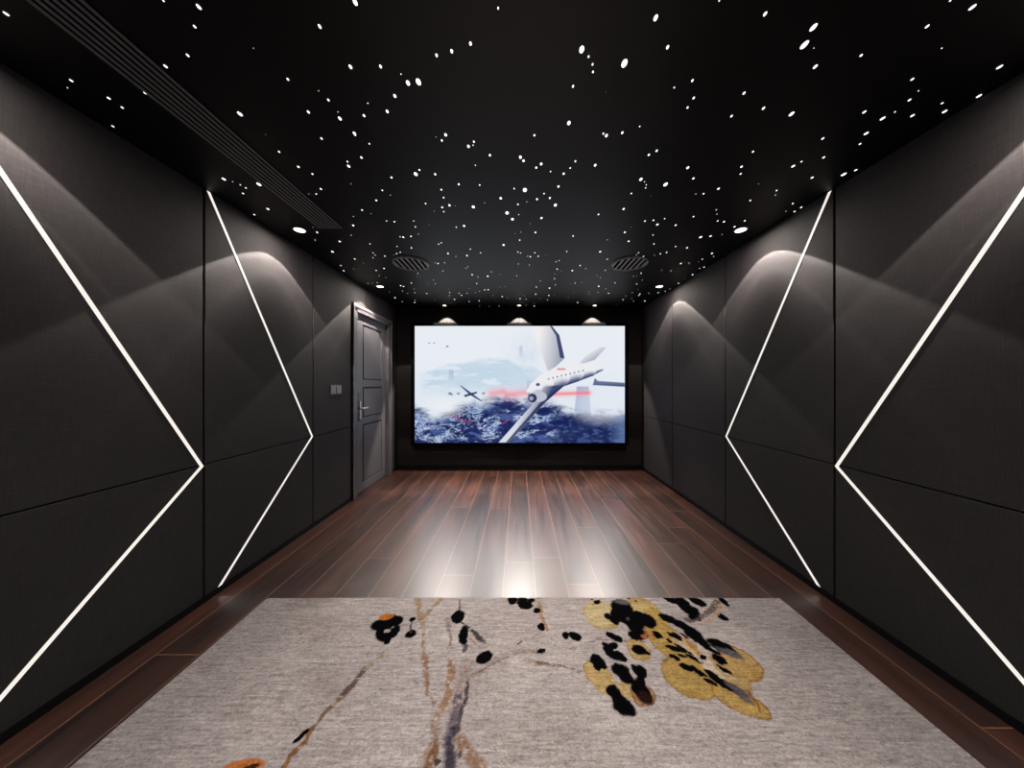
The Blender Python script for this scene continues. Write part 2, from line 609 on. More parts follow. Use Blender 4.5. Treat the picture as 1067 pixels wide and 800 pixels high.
# recessed downlights
def spot(parent, name, loc, power, half, ramp, color=(1, 0.90, 0.80), radius=0.02):
    """lamp with a measured-looking beam: ramp = [(angle in degrees, relative strength), ...]"""
    ld = bpy.data.lights.new(name, 'SPOT')
    ld.energy = power
    ld.color = color
    ld.spot_size = math.radians(half * 2)
    ld.spot_blend = 0.02
    ld.shadow_soft_size = radius
    ld.use_nodes = True
    nt = ld.node_tree
    em = nt.nodes['Emission']
    g = N(nt, 'ShaderNodeNewGeometry')
    sep = N(nt, 'ShaderNodeSeparateXYZ')
    nt.links.new(g.outputs['Incoming'], sep.inputs[0])
    ab = N(nt, 'ShaderNodeMath', operation='ABSOLUTE')
    nt.links.new(sep.outputs['Z'], ab.inputs[0])
    ac = N(nt, 'ShaderNodeMath', operation='ARCCOSINE')
    nt.links.new(ab.outputs[0], ac.inputs[0])
    dv = N(nt, 'ShaderNodeMath', operation='DIVIDE')
    dv.inputs[1].default_value = PI / 2
    nt.links.new(ac.outputs[0], dv.inputs[0])
    cr = N(nt, 'ShaderNodeValToRGB')
    el = cr.color_ramp.elements
    while len(el) > 1:
        el.remove(el[-1])
    for i, (a, v) in enumerate(ramp):
        e = el[0] if i == 0 else el.new(a / 90)
        e.position = a / 90
        e.color = (v, v, v, 1)
    nt.links.new(dv.outputs[0], cr.inputs['Fac'])
    nt.links.new(cr.outputs['Color'], em.inputs['Strength'])
    o = bpy.data.objects.new(name, ld)
    C.objects.link(o)
    if parent is not None:
        o.parent = parent
        o.location = Vector(loc) - Vector(parent.location)
    else:
        o.location = loc
    return o


WALL_BEAM = [(0, 0.12), (14, 0.16), (22, 0.24), (30, 0.44), (34.0, 0.56), (35.5, 0.80), (36.6, 0.60), (44, 0.70), (47.4, 0.80),
             (48.8, 1.0), (49.6, 0.95), (50.6, 0.15), (60, 0.10), (74, 0.05), (88, 0.0)]
RUG_FILL_BEAM = [(0, 0.85), (20, 1.0), (30, 0.95), (37, 0.6), (44, 0.14), (56, 0.0)]


def aimed(parent, name, loc, target, power, half, blend_, radius, color=(1, 0.92, 0.85)):
    ld = bpy.data.lights.new(name, 'SPOT')
    ld.energy = power
    ld.color = color
    ld.spot_size = math.radians(half * 2)
    ld.spot_blend = blend_
    ld.shadow_soft_size = radius
    o = bpy.data.objects.new(name, ld)
    C.objects.link(o)
    o.parent = parent
    o.location = Vector(loc) - Vector(parent.location)
    o.rotation_euler = (Vector(target) - Vector(loc)).to_track_quat('-Z', 'Y').to_euler()
    return o


def downlight(x, y, label, group, power, half, beam, radius=0.007, rr=0.042, color=(1, 0.90, 0.82)):
    r = empty('recessed_downlight', (x, y, H))
    tag(r, label, 'downlight', group)
    MB().lathe([(rr + 0.011, 0.0), (rr + 0.010, -0.004), (rr + 0.002, -0.006), (rr, -0.003), (rr, 0.0)], (x, y, H), 40) \
        .build('trim_ring', M['trim'], r)
    MB().lathe([(rr - 0.004, -0.0055), (rr - 0.004, -0.0068)], (x, y, H), 32).build('lens', M['lens'], r)
    if beam:
        spot(r, 'downlight_lamp', (x, y, H - 0.012), power, half, beam, color, radius=radius)
    return r


gw = 'small round downlights along the walls'
for s, nm in ((-1, 'left'), (1, 'right')):
    xx = -1.72 if s < 0 else 1.735
    for k, (y, wh) in enumerate(((0.955, 'nearest the camera'), (2.405, 'above the smaller light chevron'),
                                 (3.80, 'farthest from the camera'))):
        if k == 2:
            wh = 'above the grey door' if s < 0 else 'farthest along, toward the screen'
        downlight(xx, y, 'bright round downlight in the ceiling along the %s wall, %s' % (nm, wh), gw, 110, 89, WALL_BEAM)
for x, wh in ((-1.146, 'left'), (0.0, 'middle'), (1.16, 'right')):
    r = downlight(x, BACK - 0.160, 'small bright downlight above the top edge of the screen, the %s one of three' % wh,
                  'three downlights in front of the screen wall', 0, 34, None, radius=0.006, rr=0.03)
    # one lamp grazes the wall; an added hidden spot strengthens the screen's floor glow
    aimed(r, 'wall_lamp', (x, BACK - 0.160, H - 0.012), (x, BACK - 0.160 + math.tan(math.radians(12)) * 2.5, 0.05), 190, 36, 0.2, 0.006)
    aimed(r, 'floor_glow_helper', (x, BACK - 0.160, H - 0.012), (x * 0.85, 3.3, 0.0), 700 if x == 0 else 560, 26, 1.0, 0.10)
for k, x in enumerate((-0.85, -0.3, 0.3, 0.85)):  # unseen fill lamps, added to brighten the rug
    downlight(x, 0.80, 'added unseen fill downlight over the rug, %s across the room' %
              ('far left', 'left of the middle', 'right of the middle', 'far right')[k],
              'added fill downlights over the rug', 57, 72, RUG_FILL_BEAM, radius=0.05, rr=0.05, color=(1, 0.955, 0.945))


# ------------------------------------------------------------------ value noise for the painted surfaces
def hash2(ix, iy, seed):
    h_ = (ix.astype(np.int64) * 374761393 + iy.astype(np.int64) * 668265263 + seed * 974634777) & 0x7fffffff
    h_ = ((h_ ^ (h_ >> 13)) * 1274126177) & 0x7fffffff
    h_ = h_ ^ (h_ >> 16)
    return (h_ & 0xffff) / 65535.0


def vnoise(x, y, seed=0):
    ix, iy = np.floor(x), np.floor(y)
    fx, fy = x - ix, y - iy
    fx = fx * fx * (3 - 2 * fx)
    fy = fy * fy * (3 - 2 * fy)
    a = hash2(ix, iy, seed)
    b_ = hash2(ix + 1, iy, seed)
    c = hash2(ix, iy + 1, seed)
    d = hash2(ix + 1, iy + 1, seed)
    return (a * (1 - fx) + b_ * fx) * (1 - fy) + (c * (1 - fx) + d * fx) * fy


def fbm(x, y, seed=0, oct=4):
    t, amp, tot = 0.0, 1.0, 0.0
    for k in range(oct):
        t = t + amp * vnoise(x * 2 ** k, y * 2 ** k, seed + 17 * k)
        tot += amp
        amp *= 0.55
    return t / tot


def sstep(a, b_, x):
    t = np.clip((x - a) / (b_ - a), 0, 1)
    return t * t * (3 - 2 * t)


def blend(img, rgb, a):
    c = lin(rgb)
    for k in range(3):
        img[..., k] = img[..., k] * (1 - a) + c[k] * a


def grid_object(name, xs, ys, fn, img, m, parent):
    """grid of len(ys) x len(xs) points, colour per point"""
    ny, nx = len(ys), len(xs)
    X, Y = np.meshgrid(xs, ys)
    co = fn(X, Y).reshape(-1, 3)
    idx = np.arange(nx * ny).reshape(ny, nx)
    q = np.stack([idx[:-1, :-1], idx[:-1, 1:], idx[1:, 1:], idx[1:, :-1]], -1).reshape(-1, 4)
    me = bpy.data.meshes.new(name)
    me.vertices.add(nx * ny)
    me.vertices.foreach_set('co', co.astype(np.float32).ravel())
    me.loops.add(q.size)
    me.loops.foreach_set('vertex_index', q.astype(np.int32).ravel())
    me.polygons.add(len(q))
    me.polygons.foreach_set('loop_start', (np.arange(len(q)) * 4).astype(np.int32))
    me.update(calc_edges=True)
    at = me.color_attributes.new('pattern', 'FLOAT_COLOR', 'POINT')
    rgba = np.ones((nx * ny, 4), np.float32)
    rgba[:, :3] = img.reshape(-1, 3)
    at.data.foreach_set('color', rgba.ravel())
    me.materials.append(m)
    o = bpy.data.objects.new(name, me)
    C.objects.link(o)
    if parent is not None:
        o.parent = parent
    return o


def poly_sd(x, y, pts):
    """signed distance to a polygon (negative inside)"""
    d = np.full(x.shape, 1e9)
    s = np.ones(x.shape)
    n = len(pts)
    for i in range(n):
        ax, ay = pts[i]
        bx, by = pts[i - 1]
        ex, ey = bx - ax, by - ay
        wx, wy = x - ax, y - ay
        t = np.clip((wx * ex + wy * ey) / (ex * ex + ey * ey), 0, 1)
        d = np.minimum(d, (wx - ex * t) ** 2 + (wy - ey * t) ** 2)
        c1, c2, c3 = y >= ay, y < by, ex * wy > ey * wx
        flip = (c1 & c2 & c3) | (~c1 & ~c2 & ~c3)
        s = np.where(flip, -s, s)
    return s * np.sqrt(d)


def seg_t(x, y, a, b_):
    ex, ey = b_[0] - a[0], b_[1] - a[1]
    t = np.clip(((x - a[0]) * ex + (y - a[1]) * ey) / (ex * ex + ey * ey), 0, 1)
    return np.hypot(x - a[0] - ex * t, y - a[1] - ey * t), t


# ------------------------------------------------------------------ projection screen
SY = K(5.08)
sk = SY / F
sx0, sx1 = (432.2 - VX) * sk, (651.0 - VX) * sk
sz1, sz0 = EYE + (400 - 339.6) * sk, EYE - (461.2 - 400) * sk
root = empty('projection_screen', ((sx0 + sx1) / 2, SY, sz0))
tag(root, 'large lit screen in a black frame on the far wall, showing a white plane', 'screen')
ox0, ox1, oz0, oz1 = sx0 - 0.055, sx1 + 0.055, sz0 - 0.05, sz1 + 0.05
fr = MB()
fr.box(ox0, sx0, SY - 0.012, BACK, oz0, oz1, 0.004)
fr.box(sx1, ox1, SY - 0.012, BACK, oz0, oz1, 0.004)
fr.box(sx0, sx1, SY - 0.012, BACK, oz0, sz0, 0.004)
fr.box(sx0, sx1, SY - 0.012, BACK, sz1, oz1, 0.004)
fr.box(sx0, sx1, SY + 0.01, BACK, sz0, sz1)
fr.build('screen_frame', M['screen_frame'], root)

# the moving picture, in the 834 x 463 units of its own frame
NXs, NYs = 460, 256
u = np.linspace(123, 957, NXs)
v = np.linspace(575, 112, NYs)          # bottom row first
U, V = np.meshgrid(u, v)
img = np.zeros(U.shape + (3,))
blend(img, (232, 236, 243), 1.0)
blend(img, (222, 231, 241), sstep(230, 420, V) * 0.8)
# distant hazy hills
ridge = 300 - 62 * np.exp(-((U - 430) / 170) ** 2) - 14 * np.exp(-((U - 250) / 60) ** 2) + 24 * (fbm(U / 60, V * 0 + 3, 5) - 0.5) \
    + 60 * sstep(600, 760, U)
hz = sstep(-4, 14, V - ridge) * sstep(124, 180, U) * (1 - sstep(560, 700, U)) * (1 - sstep(330, 410, V))
blend(img, (186, 209, 226), hz * (0.55 + 0.4 * fbm(U / 50, V / 18, 9)))
blend(img, (233, 240, 247), sstep(0.52, 0.7, fbm(U / 70, V / 14, 21)) * hz * 0.6)
blend(img, (160, 190, 214), 0.5 * np.exp(-((U - 560) / 60) ** 2 - ((V - 215) / 60) ** 2) * fbm(U / 18, V / 40, 30))
# rock needles in the mist
for cx_, w_, t_, b_, a_ in ((268, 8, 285, 330, .35), (545, 5, 190, 240, .3), (590, 22, 330, 470, .25), (790, 24, 352, 470, .75)):
    wv = w_ * (1 + 0.35 * sstep(t_, b_, V))
    a = (1 - sstep(-2, 3, np.abs(U - cx_) - wv)) * sstep(t_ - 3, t_ + 3, V) * (1 - sstep(b_ - 30, b_ + 10, V))
    blend(img, (118, 142, 190), a * a_)
# icy sea
wx, wy = 30 * (fbm(U / 60, V / 26, 3, 4) - 0.5), 16 * (fbm(U / 60, V / 26, 4, 4) - 0.5)
n1 = fbm((U + 2 * wx) / 54, (V + 2 * wy) / 22, 2, 5)
rid = 1 - np.abs(2 * fbm((U + 3 * wx) / 44, (V + 3 * wy + 0.22 * U) / 19, 12, 4) - 1)
rid2 = 1 - np.abs(2 * fbm((U + 3 * wx) / 24, (V + 3 * wy - 0.1 * U) / 12, 15, 4) - 1)
shore = 418 + 30 * (fbm(U / 45, U * 0 + 1.3, 40) - 0.5) - 30 * np.exp(-((U - 480) / 120) ** 2) + 45 * np.exp(-((U - 210) / 55) ** 2) \
    + 30 * sstep(640, 800, U)
land = sstep(-16, 44, V - shore + 46 * (n1 - 0.5))
blend(img, (72, 92, 148), land)
blend(img, (26, 37, 92), land * sstep(0.40, 0.56, n1) * 0.95)
blend(img, (20, 28, 72), land * sstep(0.50, 0.60, fbm(U / 40, V / 16, 77)) * 0.6)
few = (1 - 0.75 * sstep(640, 720, U)) * sstep(0.42, 0.60, fbm(U / 70, V / 30, 88))
blend(img, (112, 138, 188), land * sstep(0.80, 0.93, rid) * 0.8 * few)
blend(img, (198, 210, 232), land * sstep(0.91, 0.975, rid) * 0.9 * few)
blend(img, (170, 188, 220), land * sstep(0.90, 0.97, rid2) * 0.8 * few)
# near island at the right, fading to haze
isl = sstep(-8, 8, V - 468 + 26 * (fbm(U / 30, V / 20, 50) - 0.5)) * sstep(680, 710, U + 20 * (fbm(V / 10, U / 40, 51) - .5))
blend(img, (26, 36, 84), isl * 0.9)
blend(img, (74, 98, 160), isl * sstep(0.52, 0.66, fbm(U / 20, V / 9, 60)) * 0.55)
blend(img, (120, 150, 200), isl * sstep(880, 960, U) * 0.45)
blend(img, (226, 232, 243), (1 - sstep(60, 170, np.hypot(U - 870, (V - 420) * 1.7))) * 0.55)
blend(img, (236, 238, 242), (1 - sstep(10, 90, np.hypot((U - 240) * 0.8, (V - 430) * 1.6))) * 0.75)
# warm red glow low in the mist
for (a0, a1, vy, w_, st) in ((640, 815, 380, 6, 0.8), (425, 475, 375, 9, 0.5), (488, 560, 380, 10, 0.55)):
    d, t = seg_t(U, V, (a0, vy + 3), (a1, vy - 3))
    blend(img, (244, 150, 160), np.exp(-(d / (w_ * 2.2)) ** 2) * st * 0.6)
    blend(img, (250, 92, 104), np.exp(-(d / w_) ** 2) * st * 0.8)
for (a, b_) in (((262, 465), (345, 497)), ((470, 500), (492, 486))):
    d, t = seg_t(U, V, a, b_)
    blend(img, (190, 70, 110), np.exp(-(d / 3.0) ** 2) * 0.6)


def shape(pts, rgb, soft=1.2, a=1.0, shade=None):
    m_ = 1 - sstep(-soft, soft, poly_sd(U, V, pts))
    blend(img, rgb, m_ * a)
    if shade is not None:
        rgb2, p, q = shade
        ex, ey = q[0] - p[0], q[1] - p[1]
        t = np.clip(((U - p[0]) * ex + (V - p[1]) * ey) / (ex * ex + ey * ey), 0, 1)
        blend(img, rgb2, m_ * t * a)
    return m_


# a plain white jet aeroplane banking past
shape([(655, 300), (718, 240), (697, 148), (668, 112), (586, 112)], (238, 236, 238), shade=((150, 158, 180), (610, 200), (712, 215)))
shape([(697, 148), (718, 240), (700, 238), (684, 150), (660, 112), (668, 112)], (62, 72, 112))
shape([(838, 318), (850, 330), (957, 337), (957, 353), (830, 346)], (104, 116, 152), shade=((46, 56, 96), (900, 338), (900, 354)))
shape([(770, 268), (838, 246), (884, 196), (858, 196), (800, 232)], (226, 226, 232), shade=((120, 130, 160), (820, 215), (850, 262)))
# fuselage: tapered round body
fus = [((584, 372), 17), ((604, 358), 27), ((640, 338), 36), ((700, 312), 42), ((760, 296), 38), ((820, 286), 26), ((864, 280), 10)]
mask = np.zeros(U.shape)
side_ = np.zeros(U.shape)
for (a, ra), (b_, rb) in zip(fus, fus[1:]):
    d, t = seg_t(U, V, a, b_)
    rr = ra + (rb - ra) * t
    m_ = 1 - sstep(-1.2, 1.2, d - rr)
    yc = a[1] + (b_[1] - a[1]) * t
    s_ = np.clip((V - yc) / rr, -1, 1)
    side_ = np.where(m_ > mask, s_, side_)
    mask = np.maximum(mask, m_)
blend(img, (235, 235, 240), mask)
blend(img, (120, 130, 164), mask * sstep(0.0, 0.75, side_))
blend(img, (48, 56, 94), mask * sstep(0.45, 1.0, side_))
blend(img, (70, 78, 112), mask * (1 - sstep(6, 10, np.hypot(U - 612, (V - 344) * 1.3))))     # cockpit glass
for k in range(9):
    cx_, cy_ = 655 + k * 17, 322 - k * 4.2
    blend(img, (58, 66, 104), (1 - sstep(2.2, 4.2, np.hypot(U - cx_, V - cy_))) * 0.9)
blend(img, (224, 120, 110), mask * (1 - sstep(-3, 3, np.abs(U - 705) - 16)) * (1 - sstep(2, 6, np.abs(V - 283))) * 0.8)
# near wing and engine
shape([(640, 352), (722, 344), (640, 416), (496, 574), (456, 574), (590, 424)], (216, 219, 230), shade=((60, 70, 112), (560, 440), (615, 468)))
shape([(690, 360), (722, 344), (640, 416), (496, 574), (484, 574), (628, 408)], (34, 44, 88), a=0.9)
for (cx_, cy_, rx, ry, rgb) in ((612, 392, 36, 22, (190, 194, 210)), (590, 398, 18, 18, (42, 50, 86)), (586, 399, 9, 9, (150, 158, 184))):
    blend(img, rgb, 1 - sstep(0.9, 1.08, np.hypot((U - cx_) / rx, (V - cy_) / ry)))
# a small far plane and a few birds
shape([(300, 346), (310, 350), (352, 380), (392, 410), (384, 410), (340, 384)], (52, 66, 120))
shape([(318, 386), (368, 372), (372, 378), (322, 394)], (40, 52, 104))
for (cx_, cy_, r_) in ((263, 380, 5), (296, 380, 4), (396, 379, 4), (180, 180, 2.5), (200, 180, 2.5), (252, 193, 3.5), (270, 384, 3)):
    blend(img, (70, 86, 136), (1 - sstep(0.6, 1.3, np.hypot((U - cx_) / (r_ * 1.6), (V - cy_) / r_))) * 0.8)
img = np.clip(img, 0, 1)

m, nt, b = mat('lit_screen_picture')
a = N(nt, 'ShaderNodeAttribute', attribute_name='pattern')
b.inputs['Base Color'].default_value = (0.001, 0.001, 0.001, 1)
b.inputs['Specular IOR Level'].default_value = 0.0
b.inputs['Roughness'].default_value = 0.8
nt.links.new(a.outputs['Color'], b.inputs['Emission Color'])
b.inputs['Emission Strength'].default_value = 1.0
xs = np.linspace(sx0, sx1, NXs) - root.location.x
zs = np.linspace(sz0, sz1, NYs) - root.location.z
grid_object('picture', xs, zs, lambda X, Z: np.stack([X, np.zeros_like(X), Z], -1), img, m, root)

# ------------------------------------------------------------------ rug
RZ = 0.014
RY1 = F * (EYE - RZ) / (623.2 - VY)
rxa, rxb = floor_pt(278.5, 623.2, RZ)[0], floor_pt(812.5, 623.2, RZ)[0]
RY0 = -0.75
vis = 0.93
ysv = np.linspace(vis, RY1, 285)
ysn = np.linspace(RY0, vis, 40)[:-1]
ry = np.concatenate([ysn, ysv])
rx = np.linspace(rxa, rxb, 830)
GX, GY = np.meshgrid(rx, ry)
n_a = fbm(GX * 26, GY * 26, 101, 3) - 0.5
n_b = fbm(GX * 26, GY * 26, 202, 3) - 0.5
f_a = fbm(GX * 110, GY * 110, 303, 2) - 0.5
f_b = fbm(GX * 110, GY * 110, 404, 2) - 0.5
DX = GX + n_a * 0.020 + f_a * 0.007       # ragged, dyed edges
DYY = GY + n_b * 0.020 + f_b * 0.007
fine = fbm(GX * 190, GY * 190, 505, 2)
streak = fbm(GX * 8, GY * 170, 606, 3)
rug = np.zeros(GX.shape + (3,))
blend(rug, (174, 165, 162), 1.0)
cl = fbm(GX * 2.3, GY * 3.1, 707, 4)
blend(rug, (152, 141, 138), sstep(0.42, 0.72, cl) * 0.55)
blend(rug, (190, 180, 174), sstep(0.5, 0.75, fbm(GX * 4, GY * 5, 808, 3)) * 0.4)
blend(rug, (132, 118, 112), sstep(0.60, 0.74, fbm(GX * 3.4 + 5, GY * 7, 818, 4)) * 0.35 * (1 - sstep(-0.9, -0.5, GX)))
blend(rug, (140, 128, 124), sstep(0.60, 0.72, streak) * 0.45)
blend(rug, (196, 188, 182), sstep(0.60, 0.75, fbm(GX * 6, GY * 120, 909, 2)) * 0.35)

S1 = (200, 600, 2.964)
S2 = (560, 600, 3.811)
S3 = (580, 610, 7.621)
S4 = (660, 620, 5.714)
S5 = (400, 615, 4.324)
S6 = (210, 600, 4.0)


def rp(S, zx, zy):
    return floor_pt(S[0] + zx / S[2], S[1] + zy / S[2], RZ)


def scale_at(S, zy):
    Y = F * (EYE - RZ) / (S[1] + zy / S[2] - VY)
    return Y / F / S[2], Y * Y / (F * (EYE - RZ)) / S[2]       # metres per zoom pixel across, in depth


def blob(S, zx, zy, rx_, ry_, rot, rgb, a=1.0, soft=0.12, grad=None):
    cx_, cy_ = rp(S, zx, zy)
    kx, ky = scale_at(S, zy)
    if rgb == BLK:
        rx_, ry_ = rx_ * 1.1, ry_ * 1.1
    t = math.radians(rot)
    dx, dy = (DX - cx_) / kx, -(DYY - cy_) / ky
    p = dx * math.cos(t) + dy * math.sin(t)
    q = -dx * math.sin(t) + dy * math.cos(t)
    d = np.hypot(p / rx_, q / ry_)
    al = 1 - sstep(1 - soft, 1 + soft, d)
    blend(rug, rgb, al * a)
    return d, al


def stroke(S, pts, w0, w1, rgb, a=1.0, rough=0.0, seed=1):
    w = [rp(S, *p) for p in pts]
    n = len(w) - 1
    best = np.zeros(GX.shape)
    for i in range(n):
        kx, _ = scale_at(S, (pts[i][1] + pts[i + 1][1]) / 2)
        d, t = seg_t(DX, DYY, w[i], w[i + 1])
        ww = (w0 + (w1 - w0) * (i + t) / n) * kx / 2
        best = np.maximum(best, 1 - sstep(0.55, 1.25, d / ww))
    if rough > 0:
        nz = fbm(GX * 60 + seed, GY * 60, 1000 + seed, 3)
        best = best * sstep(rough - 0.20, rough + 0.06, nz)
    blend(rug, rgb, best * a)


BLK = (7, 6, 8)
BRN = (108, 78, 58)
TAN = (150, 122, 96)
YEL = (172, 140, 74)
YLT = (190, 164, 108)
ORG = (178, 104, 44)
GRY = (92, 88, 96)

# branches
stroke(S6, [(335, 800), (385, 735), (425, 690), (455, 640)], 26, 22, (126, 82, 34), 0.9, 0.38, 1)
stroke(S6, [(455, 640), (500, 580), (545, 535), (600, 485)], 22, 26, (118, 88, 66), 0.9, 0.42, 2)
stroke(S6, [(590, 492), (640, 440), (680, 385)], 30, 22, (92, 70, 66), 0.9, 0.42, 3)
stroke(S6, [(680, 385), (720, 360), (775, 310)], 26, 18, (150, 132, 112), 0.8, 0.50, 4)
stroke(S6, [(680, 290), (690, 330), (690, 380)], 14, 12, (160, 142, 118), 0.7, 0.52, 5)
stroke(S6, [(300, 275), (350, 225)], 14, 8, (150, 126, 98), 0.6, 0.5, 6)
stroke(S6, [(400, 250), (420, 240)], 10, 8, (110, 96, 90), 0.7, 0.45, 7)
stroke(S6, [(480, 270), (525, 235)], 16, 8, (132, 118, 112), 0.6, 0.48, 8)
stroke(S6, [(200, 470), (230, 450)], 16, 10, (110, 92, 90), 0.5, 0.5, 9)
stroke(S6, [(290, 410), (440, 400)], 14, 14, (150, 128, 104), 0.4, 0.52, 9)
blob(S6, 412, 665, 30, 13, -52, BLK)
blob(S6, 170, 792, 82, 38, -6, ORG, 0.95)
blob(S6, 200, 795, 34, 14, -20, BLK, 0.9)
# left stem and its forks
stroke(S5, [(150, 40), (160, 100), (178, 180), (178, 290)], 34, 16, (150, 124, 96), 0.9, 0.48, 10)
stroke(S5, [(255, 42), (215, 85), (165, 130)], 22, 16, (150, 118, 78), 0.85, 0.44, 11)
stroke(S5, [(180, 300), (188, 400), (198, 470), (230, 520)], 34, 14, (140, 104, 78), 0.9, 0.47, 12)
stroke(S5, [(285, 130), (298, 200), (305, 255)], 26, 12, (128, 112, 104), 0.85, 0.46, 13)
# trunk
stroke(S5, [(305, 320), (302, 400), (285, 480), (262, 530)], 40, 46, (146, 112, 84), 0.9, 0.46, 14)
stroke(S5, [(375, 330), (355, 440), (320, 560), (300, 640)], 74, 84, (152, 134, 128), 0.9, 0.48, 15)
stroke(S5, [(230, 560), (225, 680), (190, 800)], 40, 66, (150, 122, 100), 0.8, 0.46, 16)
stroke(S5, [(235, 690), (200, 800)], 40, 50, (120, 84, 56), 0.9, 0.42, 17)
stroke(S5, [(382, 410), (372, 480), (345, 560), (318, 640)], 12, 34, (72, 62, 66), 0.95, 0.36, 18)
stroke(S5, [(335, 480), (310, 600), (290, 690), (300, 800)], 46, 66, (96, 88, 98), 0.9, 0.44, 19)
stroke(S5, [(312, 620), (292, 690), (296, 800)], 30, 46, (58, 55, 63), 0.9, 0.40, 20)
stroke(S5, [(340, 680), (390, 740), (430, 800)], 60, 70, (140, 108, 84), 0.9, 0.44, 21)
blob(S5, 236, 780, 18, 14, 20, (52, 36, 30), 0.9)
blob(S5, 340, 740, 12, 16, 0, (70, 52, 46), 0.8)
# right arm of the trunk
stroke(S5, [(350, 390), (430, 365), (520, 300), (640, 275), (720, 285)], 44, 20, (142, 126, 118), 0.85, 0.47, 22)
stroke(S5, [(390, 385), (470, 345), (560, 300)], 10, 8, (112, 94, 92), 0.8, 0.35, 23)
stroke(S5, [(640, 320), (720, 330), (778, 345)], 30, 22, (142, 122, 108), 0.6, 0.48, 24)
stroke(S5, [(600, 248), (618, 232)], 7, 9, (48, 42, 44), 0.9)
stroke(S5, [(340, 45), (345, 95)], 8, 14, (110, 96, 94), 0.9, 0.42, 25)
stroke(S5, [(345, 140), (400, 185), (448, 235)], 12, 26, (56, 50, 52), 0.95, 0.36, 26)
stroke(S5, [(390, 220), (430, 260)], 14, 8, (148, 110, 84), 0.8, 0.42, 27)
stroke(S5, [(430, 240), (500, 245)], 24, 14, (150, 140, 136), 0.8, 0.44, 28)
blob(S5, 335, 120, 28, 28, 0, BLK)
blob(S5, 357, 205, 20, 42, -8, BLK)
blob(S5, 365, 262, 12, 20, -10, (60, 54, 56), 0.85)
blob(S5, 450, 302, 35, 24, -22, BLK)
blob(S5, 710, 277, 16, 11, -20, BLK)
stroke(S5, [(700, 40), (712, 120), (738, 180)], 26, 12, (150, 114, 76), 0.9, 0.44, 29)
for b_ in ((578, 48, 20, 16), (625, 45, 24, 12), (640, 70, 32, 18), (690, 95, 15, 13), (708, 168, 14, 17), (665, 48, 14, 10), (612, 60, 12, 14)):
    blob(S5, *b_, 0, BLK)
# little black blossom on the left
blob(S5, 14, 120, 28, 13, -8, (188, 116, 44), 0.9)
for b_ in ((752, 205, 44, 24, 0), (765, 245, 40, 24, 10), (790, 185, 22, 22, 0), (775, 270, 14, 14, 0), (740, 235, 16, 14, 0), (800, 235, 20, 26, 0)):
    blob(S6, *b_, BLK)
blob(S6, 770, 172, 32, 12, -8, (178, 108, 40), 0.9)
blob(S6, 772, 229, 12, 7, -10, (170, 160, 155), 0.9)
blob(S5, 52, 140, 26, 24, 0, BLK)
blob(S5, 126, 132, 14, 12, -20, BLK)
blob(S5, 122, 196, 20, 18, 0, BLK)
stroke(S5, [(126, 140), (120, 190)], 10, 10, (70, 54, 46), 0.9)

# the yellow blossoms on the right
def petal(S, zx, zy, rx_, ry_, rot, rgb=YEL, a=0.95, rim=(128, 88, 40), rim_a=0.8):
    cx_, cy_ = rp(S, zx, zy)
    d, al = blob(S, zx, zy, rx_, ry_, rot, rgb, a, 0.06)
    blend(rug, rim, np.exp(-((d - 0.97) / 0.05) ** 2) * rim_a)
    blend(rug, YLT, al * sstep(0.5, 0.66, fine) * 0.35)
    blend(rug, (140, 106, 48), al * sstep(0.52, 0.7, fbm(GX * 12, GY * 12, 1234, 3)) * 0.45)


# branches behind them
stroke(S2, [(0, 345), (80, 355), (180, 378)], 16, 10, (98, 74, 66), 0.8, 0.44, 30)
stroke(S3, [(230, 460), (330, 435), (600, 445), (700, 440)], 16, 10, (116, 84, 70), 0.8, 0.46, 31)
stroke(S3, [(60, 490), (190, 490)], 34, 20, (150, 130, 116), 0.7, 0.5, 32)
petal(S2, 255, 155, 68, 56, 0, (188, 170, 122), 0.85, (176, 146, 80), 0.7)
petal(S2, 425, 140, 68, 56, 20, (184, 160, 104), 0.9, (150, 112, 60), 0.5)
petal(S2, 400, 292, 44, 42, 10, (180, 150, 96), 0.9)
petal(S2, 475, 180, 40, 60, 20, YEL, 0.9, YEL, 0.2)
petal(S2, 515, 255, 66, 88, -25, YEL, 0.95, (120, 84, 40), 0.5)
petal(S2, 600, 405, 98, 82, 20, YEL, 0.95, (112, 80, 36), 0.6)
petal(S2, 805, 345, 72, 74, 42, (178, 142, 82), 0.95, (128, 84, 36), 0.8)
petal(S2, 800, 492, 96, 58, 34, YEL, 0.95, (128, 78, 34), 0.8)
petal(S2, 700, 370, 70, 120, -50, (174, 144, 88), 0.85, (174, 144, 88), 0.1)
petal(S2, 590, 300, 60, 100, -45, YEL, 0.9, YEL, 0.0)
# small blossom
petal(S2, 240, 385, 56, 46, 25, (182, 152, 98), 0.92)
petal(S2, 268, 425, 46, 44, 10, (186, 158, 106), 0.9, (170, 130, 70), 0.4)
petal(S2, 358, 455, 36, 36, 0, (180, 150, 96), 0.85, (160, 120, 60), 0.4)
petal(S2, 418, 470, 44, 50, 60, (150, 96, 62), 0.85, (96, 58, 44), 0.7)
# pale throat and streaks of the big blossom
stroke(S4, [(250, 250), (330, 330), (420, 400), (520, 480)], 60, 50, (204, 190, 172), 0.7, 0.42, 40)
stroke(S4, [(410, 330), (450, 420)], 60, 60, (200, 186, 176), 0.8, 0.40, 41)
stroke(S4, [(420, 420), (500, 480), (560, 560)], 16, 14, (206, 198, 194), 0.9, 0.36, 42)
stroke(S4, [(300, 240), (340, 300), (400, 350)], 16, 14, (168, 96, 60), 0.7, 0.45, 43)
